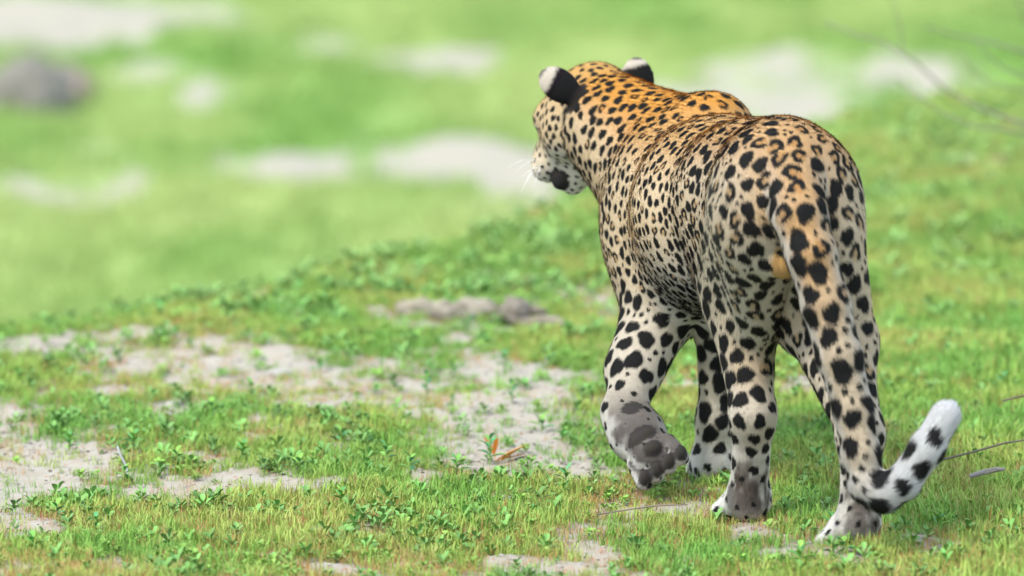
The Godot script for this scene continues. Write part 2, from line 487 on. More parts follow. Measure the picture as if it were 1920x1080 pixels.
func build_litter() -> void:
	var dull := mat(0.95)
	# weathered log half sunk in the grass
	var a := on_ground(Vector2(-0.217, -2.842), 0.008)
	var b := on_ground(Vector2(-0.035, -2.894), 0.014)
	var log_root := base("fallen_log", on_ground(Vector2(-0.121, -2.877)))
	tag(log_root, "grey weathered log half sunk in the grass left of the leopard", "log")
	var st := tool()
	var pts := []
	var radii := []
	for i in 14:
		var t := i / 13.0
		pts.append(a.lerp(b, t) + Vector3(0, 0.006 * sin(t * 9.0), 0.012 * sin(t * 5.0)) - log_root.position)
		radii.append(lerpf(0.015, 0.030, sin(t * PI * 0.8 + 0.3)) )
	tube(st, pts, radii, 16, 0.24, lin(0.24, 0.212, 0.165), 0.4)
	put("trunk", done(st), dull, log_root)
	var root2 := base("driftwood", on_ground(Vector2(0.010, -2.842)))
	tag(root2, "dark gnarled piece of driftwood with a broken knob among green leaves", "driftwood")
	var knob := put("knob", rock_mesh(Vector3(0.028, 0.028, 0.026), 5, lin(0.19, 0.168, 0.14), 0.5), dull, root2)
	knob.position = Vector3(-0.005, 0.030, 0)
	st = tool()
	tube(st, [Vector3(-0.055, 0.012, 0.01), Vector3(-0.03, 0.016, 0.0), Vector3(0.0, 0.03, -0.01), Vector3(0.03, 0.036, 0.0), Vector3(0.055, 0.032, 0.01)], [0.007, 0.012, 0.013, 0.010, 0.006], 9, 0.25, lin(0.14, 0.12, 0.10), 0.3)
	put("limb", done(st), dull, root2)
	st = tool()
	tube(st, [Vector3(0.0, 0.008, 0.02), Vector3(0.04, 0.014, 0.02), Vector3(0.075, 0.010, 0.03), Vector3(0.10, 0.002, 0.03)], [0.010, 0.017, 0.014, 0.006], 9, 0.25, lin(0.22, 0.19, 0.15), 0.25)
	put("limb", done(st), dull, root2)
	# stones
	var stones := [
		[Vector2(-0.585, -1.622), 0.016, lin(0.34, 0.32, 0.30), "pale flat stone on the left among grey green grass"],
		[Vector2(-0.593, -1.386), 0.013, lin(0.31, 0.30, 0.29), "greyish stone lying just below the pale flat stone"],
		[Vector2(-0.259, -2.911), 0.020, lin(0.31, 0.28, 0.24), "low pale stone left of the weathered log"],
		[Vector2(-0.420, -2.073), 0.020, lin(0.30, 0.29, 0.27), "grey stone in a sandy hollow left of the middle"],
		[Vector2(-0.759, -0.025), 0.014, lin(0.22, 0.22, 0.21), "grey stone in the bottom left corner"],
	]
	for i in stones.size():
		var s: Array = stones[i]
		var r: float = s[1]
		var o := put("stone", rock_mesh(Vector3(r * 1.3, r * 0.55, r), 20 + i, s[2]), dull)
		o.position = on_ground(s[0], r * 0.12)
		tag(o, s[3], "stone", "stones on the rise")
	# rocks in the far field
	var rk := put("rock", rock_mesh(Vector3(0.17, 0.17, 0.2), 41, lin(0.17, 0.16, 0.14), 0.35), dull)
	rk.position = on_ground(Vector2(-1.840, -17.974), 0.08)
	tag(rk, "dark grey boulder far behind at the left edge", "rock", "boulders in the field")
	rk = put("rock", rock_mesh(Vector3(0.12, 0.10, 0.16), 43, lin(0.26, 0.20, 0.17), 0.35), dull)
	rk.position = on_ground(Vector2(-1.738, -18.425), 0.05)
	tag(rk, "brownish boulder beside the dark grey boulder far behind", "rock", "boulders in the field")
	# bleached twig
	var tw := base("white_twig", on_ground(Vector2(-0.628, -0.654)))
	tag(tw, "thin curved bleached white twig leaning up from the grass", "twig")
	st = tool()
	tube(st, [Vector3(0.006, 0.0, 0.0), Vector3(0.005, 0.012, 0.0), Vector3(0.0, 0.024, 0.0), Vector3(-0.007, 0.037, 0.0), Vector3(-0.010, 0.049, 0.0)], [0.0012, 0.0016, 0.0018, 0.0016, 0.0010], 8, 0.1, lin(0.40, 0.40, 0.44), 0.1)
	put("shaft", done(st), dull, tw)
	# sticks on the right
	var sticks := [
		[Vector3(0.6860, 0.0496, -0.5000), Vector3(0.7413, 0.0634, -0.5000), Vector3(0.7881, 0.0771, -0.5000), Vector3(0.8391, 0.0840, -0.5000), 0.0018, lin(0.13, 0.11, 0.09), "thin dark dry stick lying behind the tail tip"],
		[Vector3(0.7255, 0.0368, -0.4000), Vector3(0.7483, 0.0428, -0.4000), Vector3(0.7677, 0.0479, -0.4000), Vector3(0.7812, 0.0479, -0.4000), 0.0040, lin(0.25, 0.225, 0.21), "short thick pale stick in the grass right of the tail"],
		[Vector3(0.8084, 0.0927, -0.9000), Vector3(0.8259, 0.0981, -0.9000), Vector3(0.8435, 0.1016, -0.9000), Vector3(0.8698, 0.1078, -0.9000), 0.0017, lin(0.13, 0.10, 0.08), "thin dark stick at the right edge above the other sticks"],
		[Vector3(0.1315, 0.0254, -0.0500), Vector3(0.1809, 0.0337, -0.0500), Vector3(0.2220, 0.0395, -0.0500), Vector3(0.2713, 0.0412, -0.0500), 0.0013, lin(0.22, 0.18, 0.15), "very thin twig on sand below the lifted paw"],
	]
	for s in sticks:
		var mid: Vector3 = s[1]
		var o := base("stick", Vector3(mid.x, height(mid.x, mid.z), mid.z))
		tag(o, s[6], "stick", "dry sticks in the grass")
		st = tool()
		var pp := []
		for k in 4:
			var q: Vector3 = s[k]
			pp.append(Vector3(q.x, q.y, q.z) - o.position)
		tube(st, pp, [s[4], s[4] * 1.1, s[4], s[4] * 0.6], 8, 0.15, s[5], 0.2)
		put("shaft", done(st), dull, o)
	# curled dead leaf
	var lf := base("dead_leaf", on_ground(Vector2(-0.013, -0.891)))
	tag(lf, "curled orange dead leaf lying on bare sand", "leaf")
	var lm := mat(0.6)
	lm.backlight = Color(0.4, 0.25, 0.1)
	var parts := [
		["blade", Vector3(-0.012, 0.004, 0), Vector3(-0.5, 0.75, -0.1), 0.034, 0.024, lin(0.50, 0.22, 0.035)],
		["blade", Vector3(-0.014, 0.010, 0), Vector3(0.15, 0.95, 0.1), 0.026, 0.014, lin(0.55, 0.20, 0.03)],
		["blade", Vector3(-0.010, 0.004, 0.004), Vector3(0.85, 0.30, 0.1), 0.046, 0.018, lin(0.42, 0.22, 0.07)],
		["blade", Vector3(-0.004, 0.002, 0.012), Vector3(0.55, 0.35, 0.5), 0.030, 0.014, lin(0.50, 0.27, 0.06)],
		["blade", Vector3(0.006, 0.002, 0.010), Vector3(0.9, 0.12, 0.1), 0.034, 0.014, lin(0.17, 0.14, 0.11)],
	]
	for q in parts:
		var ls := SurfaceTool.new()
		ls.begin(Mesh.PRIMITIVE_TRIANGLES)
		leaf(ls, q[1], q[2].normalized(), q[3], q[4], q[5], -0.15)
		ls.index()
		put(q[0], ls.commit(), lm, lf)
	st = tool()
	tube(st, [Vector3(-0.014, 0.002, 0.012), Vector3(-0.004, 0.006, 0.01), Vector3(0.012, 0.008, 0.006), Vector3(0.03, 0.012, 0.004)], [0.0009, 0.0013, 0.0012, 0.0007], 6, 0.0, lin(0.35, 0.16, 0.04))
	put("vein", done(st), lm, lf)
	lf.scale = Vector3.ONE * 1.15
	# leafless shrub reaching in from the right
	var sh := base("bare_shrub", on_ground(Vector2(1.221, -4.340)))
	tag(sh, "leafless grey shrub with long bare branches reaching in from the right", "shrub")
	var z := -6.2
	var hub: Vector3 = Vector3(1.2095, 0.1809, -4.2000)
	var bark := mat(0.9, true)
	var arms := [
		[[Vector3(1.0992, 0.2251, -4.2000), Vector3(1.0331, 0.2516, -4.2000), Vector3(0.9619, 0.2712, -4.3000), Vector3(0.8953, 0.3100, -4.3000), Vector3(0.8393, 0.3570, -4.4000), Vector3(0.7779, 0.3960, -4.4000), Vector3(0.7155, 0.4057, -4.5000), Vector3(0.6539, 0.4303, -4.5000)], 0.0035],
		[[Vector3(1.0858, 0.2308, -4.0000), Vector3(0.9987, 0.2515, -4.0000), Vector3(0.9336, 0.2592, -4.0000), Vector3(0.8791, 0.2831, -4.0000), Vector3(0.8247, 0.3202, -4.0000), Vector3(0.7811, 0.3528, -4.0000)], 0.0026],
		[[Vector3(1.1605, 0.3156, -4.3000), Vector3(1.0827, 0.3776, -4.3000), Vector3(0.9941, 0.4042, -4.3000), Vector3(0.9167, 0.4197, -4.3000), Vector3(0.8558, 0.4375, -4.3000)], 0.0028],
		[[Vector3(1.1247, 0.3003, -4.1000), Vector3(1.0479, 0.3529, -4.1000), Vector3(1.0041, 0.3682, -4.1000), Vector3(0.9711, 0.3989, -4.1000), Vector3(0.9437, 0.4317, -4.1000)], 0.0021],
		[[Vector3(1.1458, 0.2509, -4.4000), Vector3(1.0676, 0.2956, -4.4000), Vector3(1.0008, 0.3090, -4.4000), Vector3(0.9561, 0.3402, -4.4000), Vector3(0.9336, 0.3848, -4.4000)], 0.0019],
		[[Vector3(1.1296, 0.3541, -4.5000), Vector3(1.0900, 0.4101, -4.5000), Vector3(1.0616, 0.4662, -4.5000), Vector3(1.0389, 0.5222, -4.5000)], 0.0019],
		[[Vector3(0.8114, 0.3759, -4.4000), Vector3(0.8112, 0.4183, -4.4000), Vector3(0.7953, 0.4740, -4.4000), Vector3(0.7773, 0.5185, -4.4000)], 0.0014],
	]
	for arm in arms:
		st = tool()
		var pp := []
		var rr := []
		if arm[0][0].x > 1.02: pp.append(hub - sh.position); rr.append(arm[1] * 1.5)
		for k in arm[0].size():
			pp.append(arm[0][k] - sh.position)
			rr.append(arm[1] * lerpf(1.2, 0.45, float(k) / arm[0].size()))
		tube(st, pp, rr, 7, 0.12, lin(0.16, 0.16, 0.12), 0.2)
		put("branch", done(st), bark, sh)
	st = tool()
	tube(st, [Vector3(0, -0.03, 0), (hub - sh.position) * 0.5, hub - sh.position], [0.022, 0.018, 0.014], 9, 0.1, lin(0.16, 0.14, 0.12), 0.2)
	put("trunk", done(st), bark, sh)

# ---------------------------------------------------------------- the leopard
enum { NECK, FLANK, RUMP, THIGH, SHIN, FOOT, ARM, FOREARM, TAIL, TIP, HEAD, MUZZLE, EAR, PAD, SOLE, BELLY, PALE, PAW_PAD, SAC, TAIL_LOW }
var pa := PackedVector3Array()
var pb := PackedVector3Array()
var pra := PackedFloat32Array()
var prb := PackedFloat32Array()
var pk := PackedFloat32Array()
var pg := PackedInt32Array()
var pt := PackedInt32Array()
var ps := PackedInt32Array()
var pf := PackedVector3Array()
var pm: Array[Basis] = []
var join_k := PackedFloat32Array([0.0, 0.06, 0.04, 0.07, 0.05, 0.02])
var group_now := 0

func cone(style: int, a: Vector3, b: Vector3, ra: float, rb: float, k := 0.03) -> void:
	pa.append(a); pb.append(b - a); pra.append(ra); prb.append(rb); pk.append(k)
	pg.append(group_now); pt.append(0); ps.append(style); pf.append((b - a).normalized()); pm.append(Basis())

func egg(style: int, c: Vector3, axes: Basis, r: Vector3, flow: Vector3, k := 0.02, carve := false) -> void:
	pa.append(c); pb.append(r); pra.append(0); prb.append(0); pk.append(k)
	pg.append(group_now); pt.append(2 if carve else 1); ps.append(style); pf.append(flow.normalized()); pm.append(axes.transposed())

func prim(i: int, p: Vector3) -> float:
	var q := p - pa[i]
	if pt[i] == 0:
		var ba := pb[i]
		var t := clampf(q.dot(ba) / ba.length_squared(), 0.0, 1.0)
		return (q - ba * t).length() - lerpf(pra[i], prb[i], t)
	var l := pm[i] * q
	var k := l / pb[i]
	var k0 := k.length()
	var k1 := (k / pb[i]).length()
	return k0 * (k0 - 1.0) / maxf(k1, 1e-5)

func field(p: Vector3, list: PackedInt32Array) -> float:
	var d0 := 10.0
	var dg := 10.0
	var best := 10.0
	var cur := 0
	for i in list:
		var g := pg[i]
		if g != cur:
			if cur > 0:
				var kk := join_k[cur]
				var hh := maxf(kk - absf(d0 - dg), 0.0)
				best = minf(best, minf(d0, dg) - hh * hh * 0.25 / kk)
			cur = g
			dg = 10.0
		var d := prim(i, p)
		var k := pk[i]
		if pt[i] == 2:
			d0 = maxf(d0, -d)
		elif g == 0:
			var h := maxf(k - absf(d0 - d), 0.0)
			d0 = minf(d0, d) - h * h * 0.25 / k
		else:
			var h := maxf(k - absf(dg - d), 0.0)
			dg = minf(dg, d) - h * h * 0.25 / k
	if cur > 0:
		var kk := join_k[cur]
		var hh := maxf(kk - absf(d0 - dg), 0.0)
		best = minf(best, minf(d0, dg) - hh * hh * 0.25 / kk)
	return minf(best, d0)

var head_at: Vector3
var head_axes: Basis     # columns: right, up, forward
func hd(r: float, u: float, f: float) -> Vector3:
	return head_at + head_axes * Vector3(r, u, f)

var ear_axis := []
var tail_end: Vector3
func pose() -> void:
	# trunk, from chest to pelvis
	cone(FLANK, Vector3(0.2906, 0.4702, -0.6600), Vector3(0.3332, 0.4809, -0.4200), 0.104, 0.106, 0.05)
	cone(FLANK, Vector3(0.2852, 0.3704, -0.6400), Vector3(0.3342, 0.4432, -0.3600), 0.103, 0.108, 0.10)
	cone(FLANK, Vector3(0.3290, 0.4809, -0.4200), Vector3(0.3778, 0.5051, -0.2000), 0.108, 0.102, 0.08)
	cone(BELLY, Vector3(0.3064, 0.3535, -0.5200), Vector3(0.3571, 0.4162, -0.2200), 0.062, 0.060, 0.06)
	cone(RUMP, Vector3(0.3778, 0.5051, -0.2000), Vector3(0.4237, 0.5427, 0.0000), 0.101, 0.094, 0.08)
	cone(RUMP, Vector3(0.4131, 0.5648, -0.0500), Vector3(0.4214, 0.5172, 0.0700), 0.066, 0.052, 0.05)
	# neck and shoulder hump
	cone(NECK, Vector3(0.1663, 0.5550, -0.9000), Vector3(0.2720, 0.5076, -0.7200), 0.070, 0.094, 0.06)
	cone(NECK, Vector3(0.1818, 0.5200, -0.8800), Vector3(0.2510, 0.4335, -0.7400), 0.064, 0.086, 0.10)
	cone(NECK, Vector3(0.2475, 0.5521, -0.8000), Vector3(0.3276, 0.5636, -0.6400), 0.042, 0.050, 0.05)
	cone(NECK, Vector3(0.3264, 0.5669, -0.6600), Vector3(0.3541, 0.4979, -0.6600), 0.045, 0.06, 0.05)
	cone(FLANK, Vector3(0.2442, 0.4932, -0.6200), Vector3(0.2340, 0.3942, -0.6600), 0.045, 0.052, 0.08)
	# head
	head_at = Vector3(0.1259, 0.5680, -0.9800)
	var f := Vector3(-0.51, -0.58, -0.63).normalized()
	var r := Vector3(0.82, 0.12, -0.56)
	r = (r - f * r.dot(f)).normalized()
	var u := r.cross(f).normalized()
	if u.y < 0: u = -u
	head_axes = Basis(r, u, f)
	var back := -f
	egg(HEAD, hd(0, 0.008, -0.005), head_axes, Vector3(0.068, 0.062, 0.085), back, 0.03)
	for s in [-1.0, 1.0]:
		egg(HEAD, hd(0.042 * s, -0.026, 0.02), head_axes, Vector3(0.040, 0.045, 0.052), back, 0.03)
		egg(HEAD, hd(0.032 * s, 0.030, 0.062), head_axes, Vector3(0.022, 0.018, 0.026), back, 0.025)
	cone(HEAD, hd(0, -0.008, 0.12), hd(0, 0.0, 0.05), 0.027, 0.046, 0.03)
	cone(MUZZLE, hd(0, -0.03, 0.125), hd(0, -0.03, 0.06), 0.030, 0.046, 0.03)
	for s in [-1.0, 1.0]:
		egg(MUZZLE, hd(0.020 * s, -0.030, 0.128), head_axes, Vector3(0.022, 0.022, 0.028), back, 0.015)
	cone(MUZZLE, hd(0, -0.077, 0.108), hd(0, -0.058, 0.02), 0.020, 0.040, 0.02)
	egg(PAD, hd(0, -0.006, 0.152), head_axes, Vector3(0.016, 0.011, 0.011), back, 0.006)
	for s in [-1.0, 1.0]:
		egg(PAD, hd(0.0195 * s, -0.067, 0.109), head_axes, Vector3(0.013, 0.016, 0.022), back, 0.008)
	var ears := [[Vector3(0.0777, 0.6170, -0.8750), Vector3(-0.80, 0.58, 0.05), Vector3(-0.15, -0.22, -0.97)], [Vector3(0.2078, 0.6161, -0.9850), Vector3(-0.10, 0.98, -0.10), Vector3(-0.10, 0.15, -0.98)]]
	for e in ears:
		var out: Vector3 = e[1].normalized()
		var face: Vector3 = (e[2] - out * e[2].dot(out)).normalized()
		var wide := out.cross(face).normalized()
		var axes := Basis(wide, out, face)
		ear_axis.append([e[0], out, wide])
		egg(EAR, e[0], axes, Vector3(0.027, 0.037, 0.012), out, 0.012)
		egg(EAR, e[0] + face * 0.015 + out * 0.006, axes, Vector3(0.022, 0.028, 0.013), out, 0.01, true)
	egg(SAC, Vector3(0.4188, 0.4282, 0.0840), Basis(), Vector3(0.007, 0.011, 0.010), Vector3.DOWN, 0.004)
	# left fore leg, lifted
	group_now = 1
	cone(ARM, Vector3(0.2416, 0.4246, -0.7000), Vector3(0.2468, 0.2972, -0.6000), 0.058, 0.054, 0.05)
	cone(ARM, Vector3(0.2244, 0.3551, -0.7000), Vector3(0.2284, 0.2603, -0.6200), 0.046, 0.046, 0.05)
	cone(FOREARM, Vector3(0.2415, 0.2742, -0.5900), Vector3(0.1766, 0.1356, -0.4600), 0.048, 0.0335, 0.03)
	cone(FOREARM, Vector3(0.2174, 0.2460, -0.5800), Vector3(0.1875, 0.1948, -0.5200), 0.043, 0.039, 0.03)
	cone(SOLE, Vector3(0.1815, 0.1247, -0.4450), Vector3(0.1972, 0.1032, -0.4200), 0.0345, 0.039, 0.025)
	cone(SOLE, Vector3(0.1972, 0.1032, -0.4200), Vector3(0.2243, 0.0724, -0.3700), 0.039, 0.035, 0.03)
	for k in 4:
		var o := Vector3(0.0180, 0.0130, 0.004) * (k - 1.5)
		cone(SOLE, Vector3(0.2209, 0.0775, -0.3700) + o * 0.9, Vector3(0.2374, 0.0554, -0.3450) + o * 1.05, 0.0150, 0.0140, 0.004)
		egg(PAW_PAD, Vector3(0.2365, 0.0605, -0.3450) + o * 1.05 + Vector3(0.002, 0.004, 0.0115), Basis(), Vector3(0.0085, 0.0115, 0.0085), Vector3.DOWN, 0.002)
	egg(PAW_PAD, Vector3(0.1911, 0.1331, -0.4130), Basis(), Vector3(0.012, 0.013, 0.013), Vector3.DOWN, 0.003)
	egg(PAW_PAD, Vector3(0.2074, 0.0999, -0.3680), Basis(Vector3(0, 0, 1), 0.7), Vector3(0.022, 0.014, 0.013), Vector3.DOWN, 0.003)
	egg(PAW_PAD, Vector3(0.2221, 0.0877, -0.3450), Basis(Vector3(0, 0, 1), 0.7), Vector3(0.014, 0.012, 0.012), Vector3.DOWN, 0.003)
	# right fore leg
	group_now = 2
	cone(ARM, Vector3(0.3312, 0.3942, -0.6600), Vector3(0.3338, 0.2736, -0.5800), 0.070, 0.045, 0.04)
	cone(FOREARM, Vector3(0.3338, 0.2736, -0.5800), Vector3(0.3314, 0.0984, -0.6000), 0.040, 0.029, 0.03)
	cone(FOREARM, Vector3(0.3314, 0.0984, -0.6000), Vector3(0.3269, 0.0281, -0.6200), 0.030, 0.032, 0.03)
	cone(PALE, Vector3(0.3264, 0.0308, -0.6000), Vector3(0.3156, 0.0051, -0.6800), 0.032, 0.034, 0.03)
	# left hind leg
	group_now = 3
	cone(THIGH, Vector3(0.3912, 0.5181, 0.0000), Vector3(0.3648, 0.3444, -0.1900), 0.076, 0.056, 0.05)
	cone(THIGH, Vector3(0.3786, 0.4588, 0.0200), Vector3(0.3828, 0.3217, -0.1000), 0.060, 0.035, 0.05)
	cone(SHIN, Vector3(0.3579, 0.3331, -0.1800), Vector3(0.3726, 0.1722, -0.1000), 0.054, 0.031, 0.04)
	cone(FOOT, Vector3(0.3726, 0.1722, -0.1000), Vector3(0.3677, 0.0418, -0.1400), 0.0305, 0.029, 0.03)
	cone(FOOT, Vector3(0.3677, 0.0334, -0.1400), Vector3(0.3531, 0.0194, -0.1800), 0.028, 0.030, 0.03)
	for k in 4:
		cone(PALE, Vector3(0.3531, 0.0236, -0.1800) + Vector3(0.004, 0, -0.018) * (k - 1.5), Vector3(0.3329, 0.0123, -0.2000) + Vector3(0.004, 0, -0.020) * (k - 1.5), 0.018, 0.0175, 0.01)
	# right hind leg
	group_now = 4
	cone(THIGH, Vector3(0.4556, 0.5124, 0.0000), Vector3(0.4662, 0.3264, -0.1300), 0.076, 0.064, 0.05)
	cone(THIGH, Vector3(0.4873, 0.4620, 0.0500), Vector3(0.5193, 0.3054, 0.0400), 0.050, 0.036, 0.05)
	cone(SHIN, Vector3(0.4738, 0.3205, -0.1100), Vector3(0.5274, 0.1737, 0.1300), 0.056, 0.030, 0.04)
	cone(SHIN, Vector3(0.5234, 0.3054, 0.0400), Vector3(0.5318, 0.1750, 0.1400), 0.030, 0.022, 0.03)
	cone(FOOT, Vector3(0.5274, 0.1737, 0.1300), Vector3(0.5260, 0.0444, 0.1400), 0.029, 0.029, 0.03)
	cone(FOOT, Vector3(0.5244, 0.0363, 0.1400), Vector3(0.5063, 0.0209, 0.1300), 0.028, 0.030, 0.03)
	for k in 4:
		cone(PALE, Vector3(0.5027, 0.0211, 0.1200) + Vector3(0.003, 0, -0.018) * (k - 1.5), Vector3(0.4812, 0.0081, 0.1100) + Vector3(0.003, 0, -0.020) * (k - 1.5), 0.018, 0.0175, 0.01)
	# tail
	group_now = 5
	var tail := [Vector3(0.4253, 0.5579, 0.0700), Vector3(0.4349, 0.5047, 0.1450), Vector3(0.4517, 0.4513, 0.1750), Vector3(0.4722, 0.3807, 0.1950), Vector3(0.4926, 0.3023, 0.2150), Vector3(0.5130, 0.2240, 0.2350), Vector3(0.5238, 0.1614, 0.2500), Vector3(0.5332, 0.1159, 0.2600), Vector3(0.5561, 0.1019, 0.2700), Vector3(0.5851, 0.1211, 0.2800), Vector3(0.6202, 0.1724, 0.2900), Vector3(0.6478, 0.2215, 0.2900)]
	var tr := [0.048, 0.042, 0.0370, 0.0355, 0.0330, 0.0290, 0.0275, 0.0270, 0.0262, 0.0250, 0.0245, 0.0225]
	tail_end = tail[tail.size() - 1]
	for i in tail.size() - 1:
		cone(TAIL if i < 3 else TAIL_LOW if i < 7 else TIP, tail[i], tail[i + 1], tr[i], tr[i + 1], 0.012)

# spacing, dark share, rosette chance, fur length
var look := {
	NECK: [0.0205, 0.465, 0.25, 0.009], FLANK: [0.0190, 0.462, 0.3, 0.007], RUMP: [0.0254, 0.510, 0.55, 0.008], THIGH: [0.0271, 0.510, 0.35, 0.008], SHIN: [0.0300, 0.52, 0.08, 0.007],
	FOOT: [0.0228, 0.400, 0, 0.005], ARM: [0.0255, 0.515, 0.3, 0.007], FOREARM: [0.0300, 0.515, 0, 0.006], TAIL: [0.0325, 0.515, 0.35, 0.01], TIP: [0.0345, 0.462, 0, 0.014],
	HEAD: [0.0140, 0.420, 0, 0.005], MUZZLE: [0.0120, 0.300, 0, 0.004], EAR: [0.05, 0.0, 0.0, 0.004], PAD: [0.05, 0.0, 0.0, 0.0], PAW_PAD: [0.05, 0.0, 0.0, 0.0], SAC: [0.05, 0.0, 0.0, 0.007],
	TAIL_LOW: [0.0340, 0.50, 0.1, 0.011], SOLE: [0.0200, 0.300, 0, 0.004], BELLY: [0.0279, 0.510, 0, 0.018], PALE: [0.0200, 0.300, 0, 0.005]}
# colours of the coat: upper, side, under, hind face
var coat := {
	NECK: [lin(0.68, 0.325, 0.065), lin(0.70, 0.55, 0.36), lin(0.74, 0.67, 0.56), lin(0.68, 0.47, 0.22)],
	FLANK: [lin(0.56, 0.34, 0.14), lin(0.74, 0.59, 0.40), lin(0.80, 0.75, 0.68), lin(0.72, 0.58, 0.41)],
	RUMP: [lin(0.55, 0.34, 0.16), lin(0.60, 0.50, 0.37), lin(0.66, 0.60, 0.50), lin(0.58, 0.42, 0.25)],
	THIGH: [lin(0.58, 0.43, 0.26), lin(0.60, 0.50, 0.37), lin(0.66, 0.62, 0.55), lin(0.60, 0.51, 0.39)],
	SHIN: [lin(0.60, 0.50, 0.37), lin(0.62, 0.54, 0.43), lin(0.62, 0.54, 0.43), lin(0.56, 0.44, 0.30)],
	FOOT: [lin(0.64, 0.60, 0.55), lin(0.64, 0.60, 0.54), lin(0.50, 0.45, 0.4), lin(0.06, 0.044, 0.034)],
	ARM: [lin(0.58, 0.43, 0.25), lin(0.60, 0.49, 0.34), lin(0.66, 0.62, 0.56), lin(0.60, 0.50, 0.36)],
	FOREARM: [lin(0.63, 0.56, 0.46), lin(0.64, 0.58, 0.48), lin(0.67, 0.64, 0.59), lin(0.64, 0.57, 0.47)],
	TAIL: [lin(0.58, 0.36, 0.17), lin(0.62, 0.56, 0.48), lin(0.66, 0.65, 0.63), lin(0.58, 0.36, 0.17)],
	TIP: [lin(0.62, 0.62, 0.63), lin(0.62, 0.62, 0.63), lin(0.62, 0.62, 0.63), lin(0.60, 0.60, 0.60)],
	HEAD: [lin(0.56, 0.33, 0.11), lin(0.60, 0.46, 0.28), lin(0.68, 0.63, 0.55), lin(0.60, 0.49, 0.34)],
	MUZZLE: [lin(0.60, 0.44, 0.24), lin(0.66, 0.57, 0.44), lin(0.72, 0.70, 0.66), lin(0.66, 0.57, 0.44)],
	EAR: [lin(0.02, 0.02, 0.02), lin(0.02, 0.02, 0.02), lin(0.02, 0.02, 0.02), lin(0.02, 0.02, 0.02)],
	PAD: [lin(0.012, 0.012, 0.014), lin(0.012, 0.012, 0.014), lin(0.012, 0.012, 0.014), lin(0.012, 0.012, 0.014)],
	PAW_PAD: [lin(0.040, 0.036, 0.034), lin(0.040, 0.036, 0.034), lin(0.040, 0.036, 0.034), lin(0.040, 0.036, 0.034)],
	TAIL_LOW: [lin(0.60, 0.48, 0.33), lin(0.66, 0.61, 0.55), lin(0.68, 0.66, 0.64), lin(0.62, 0.50, 0.36)],
	SAC: [lin(0.58, 0.37, 0.16), lin(0.58, 0.37, 0.16), lin(0.58, 0.37, 0.16), lin(0.58, 0.35, 0.13)],
	SOLE: [lin(0.14, 0.125, 0.115), lin(0.60, 0.58, 0.55), lin(0.6, 0.56, 0.5), lin(0.11, 0.097, 0.09)],
	BELLY: [lin(0.60, 0.52, 0.42), lin(0.66, 0.62, 0.56), lin(0.72, 0.70, 0.67), lin(0.66, 0.62, 0.56)],
	PALE: [lin(0.70, 0.69, 0.67), lin(0.70, 0.69, 0.67), lin(0.6, 0.58, 0.55), lin(0.62, 0.59, 0.55)]}

var spot_cells := {}
var sp_pos := PackedVector3Array()
var sp_n := PackedVector3Array()
var sp_f := PackedVector3Array()
var sp_r := PackedFloat32Array()
var sp_s := PackedFloat32Array()
var sp_ring := PackedByteArray()
var sp_a := PackedVector3Array()
const CELL := 0.03

func spot(p: Vector3, n: Vector3) -> Vector2:   # how dark, how much rosette centre
	var cx := floori(p.x / CELL)
	var cy := floori(p.y / CELL)
	var cz := floori(p.z / CELL)
	var dark := 0.0
	var core := 0.0
	for dx in [-1, 0, 1]:
		for dy in [-1, 0, 1]:
			for dz in [-1, 0, 1]:
				var key: int = ((cx + dx + 512) << 20) | ((cy + dy + 512) << 10) | (cz + dz + 512)
				if not spot_cells.has(key): continue
				for i: int in spot_cells[key]:
					var q := p - sp_pos[i]
					var rad := sp_r[i]
					if q.length_squared() > rad * rad * 2.2 or n.dot(sp_n[i]) < 0.1: continue
					var f := sp_f[i]
					var x := q.dot(f) * 0.96
					var y := q.dot(sp_n[i].cross(f)) * 1.04
					var th := atan2(y, x)
					var a := sp_a[i]
					var e := sqrt(x * x + y * y) / (rad * (1.0 + 0.12 * sin(2.0 * th + a.x) + 0.09 * sin(3.0 * th + a.y) + 0.05 * sin(5.0 * th + a.z)))
					var d := 1.0 - smoothstep(0.86, 1.08, e)
					if sp_ring[i] == 1:
						var hole := 1.0 - smoothstep(0.22, 0.42, e)
						var gap := smoothstep(0.74, 0.94, cos(th - a.y)) * smoothstep(0.2, 0.4, e)
						core = maxf(core, maxf(hole, gap * 0.8) * (1.0 - smoothstep(0.8, 1.0, e)))
						d *= 1.0 - maxf(hole, gap)
					dark = maxf(dark, d)
	return Vector2(dark, core)

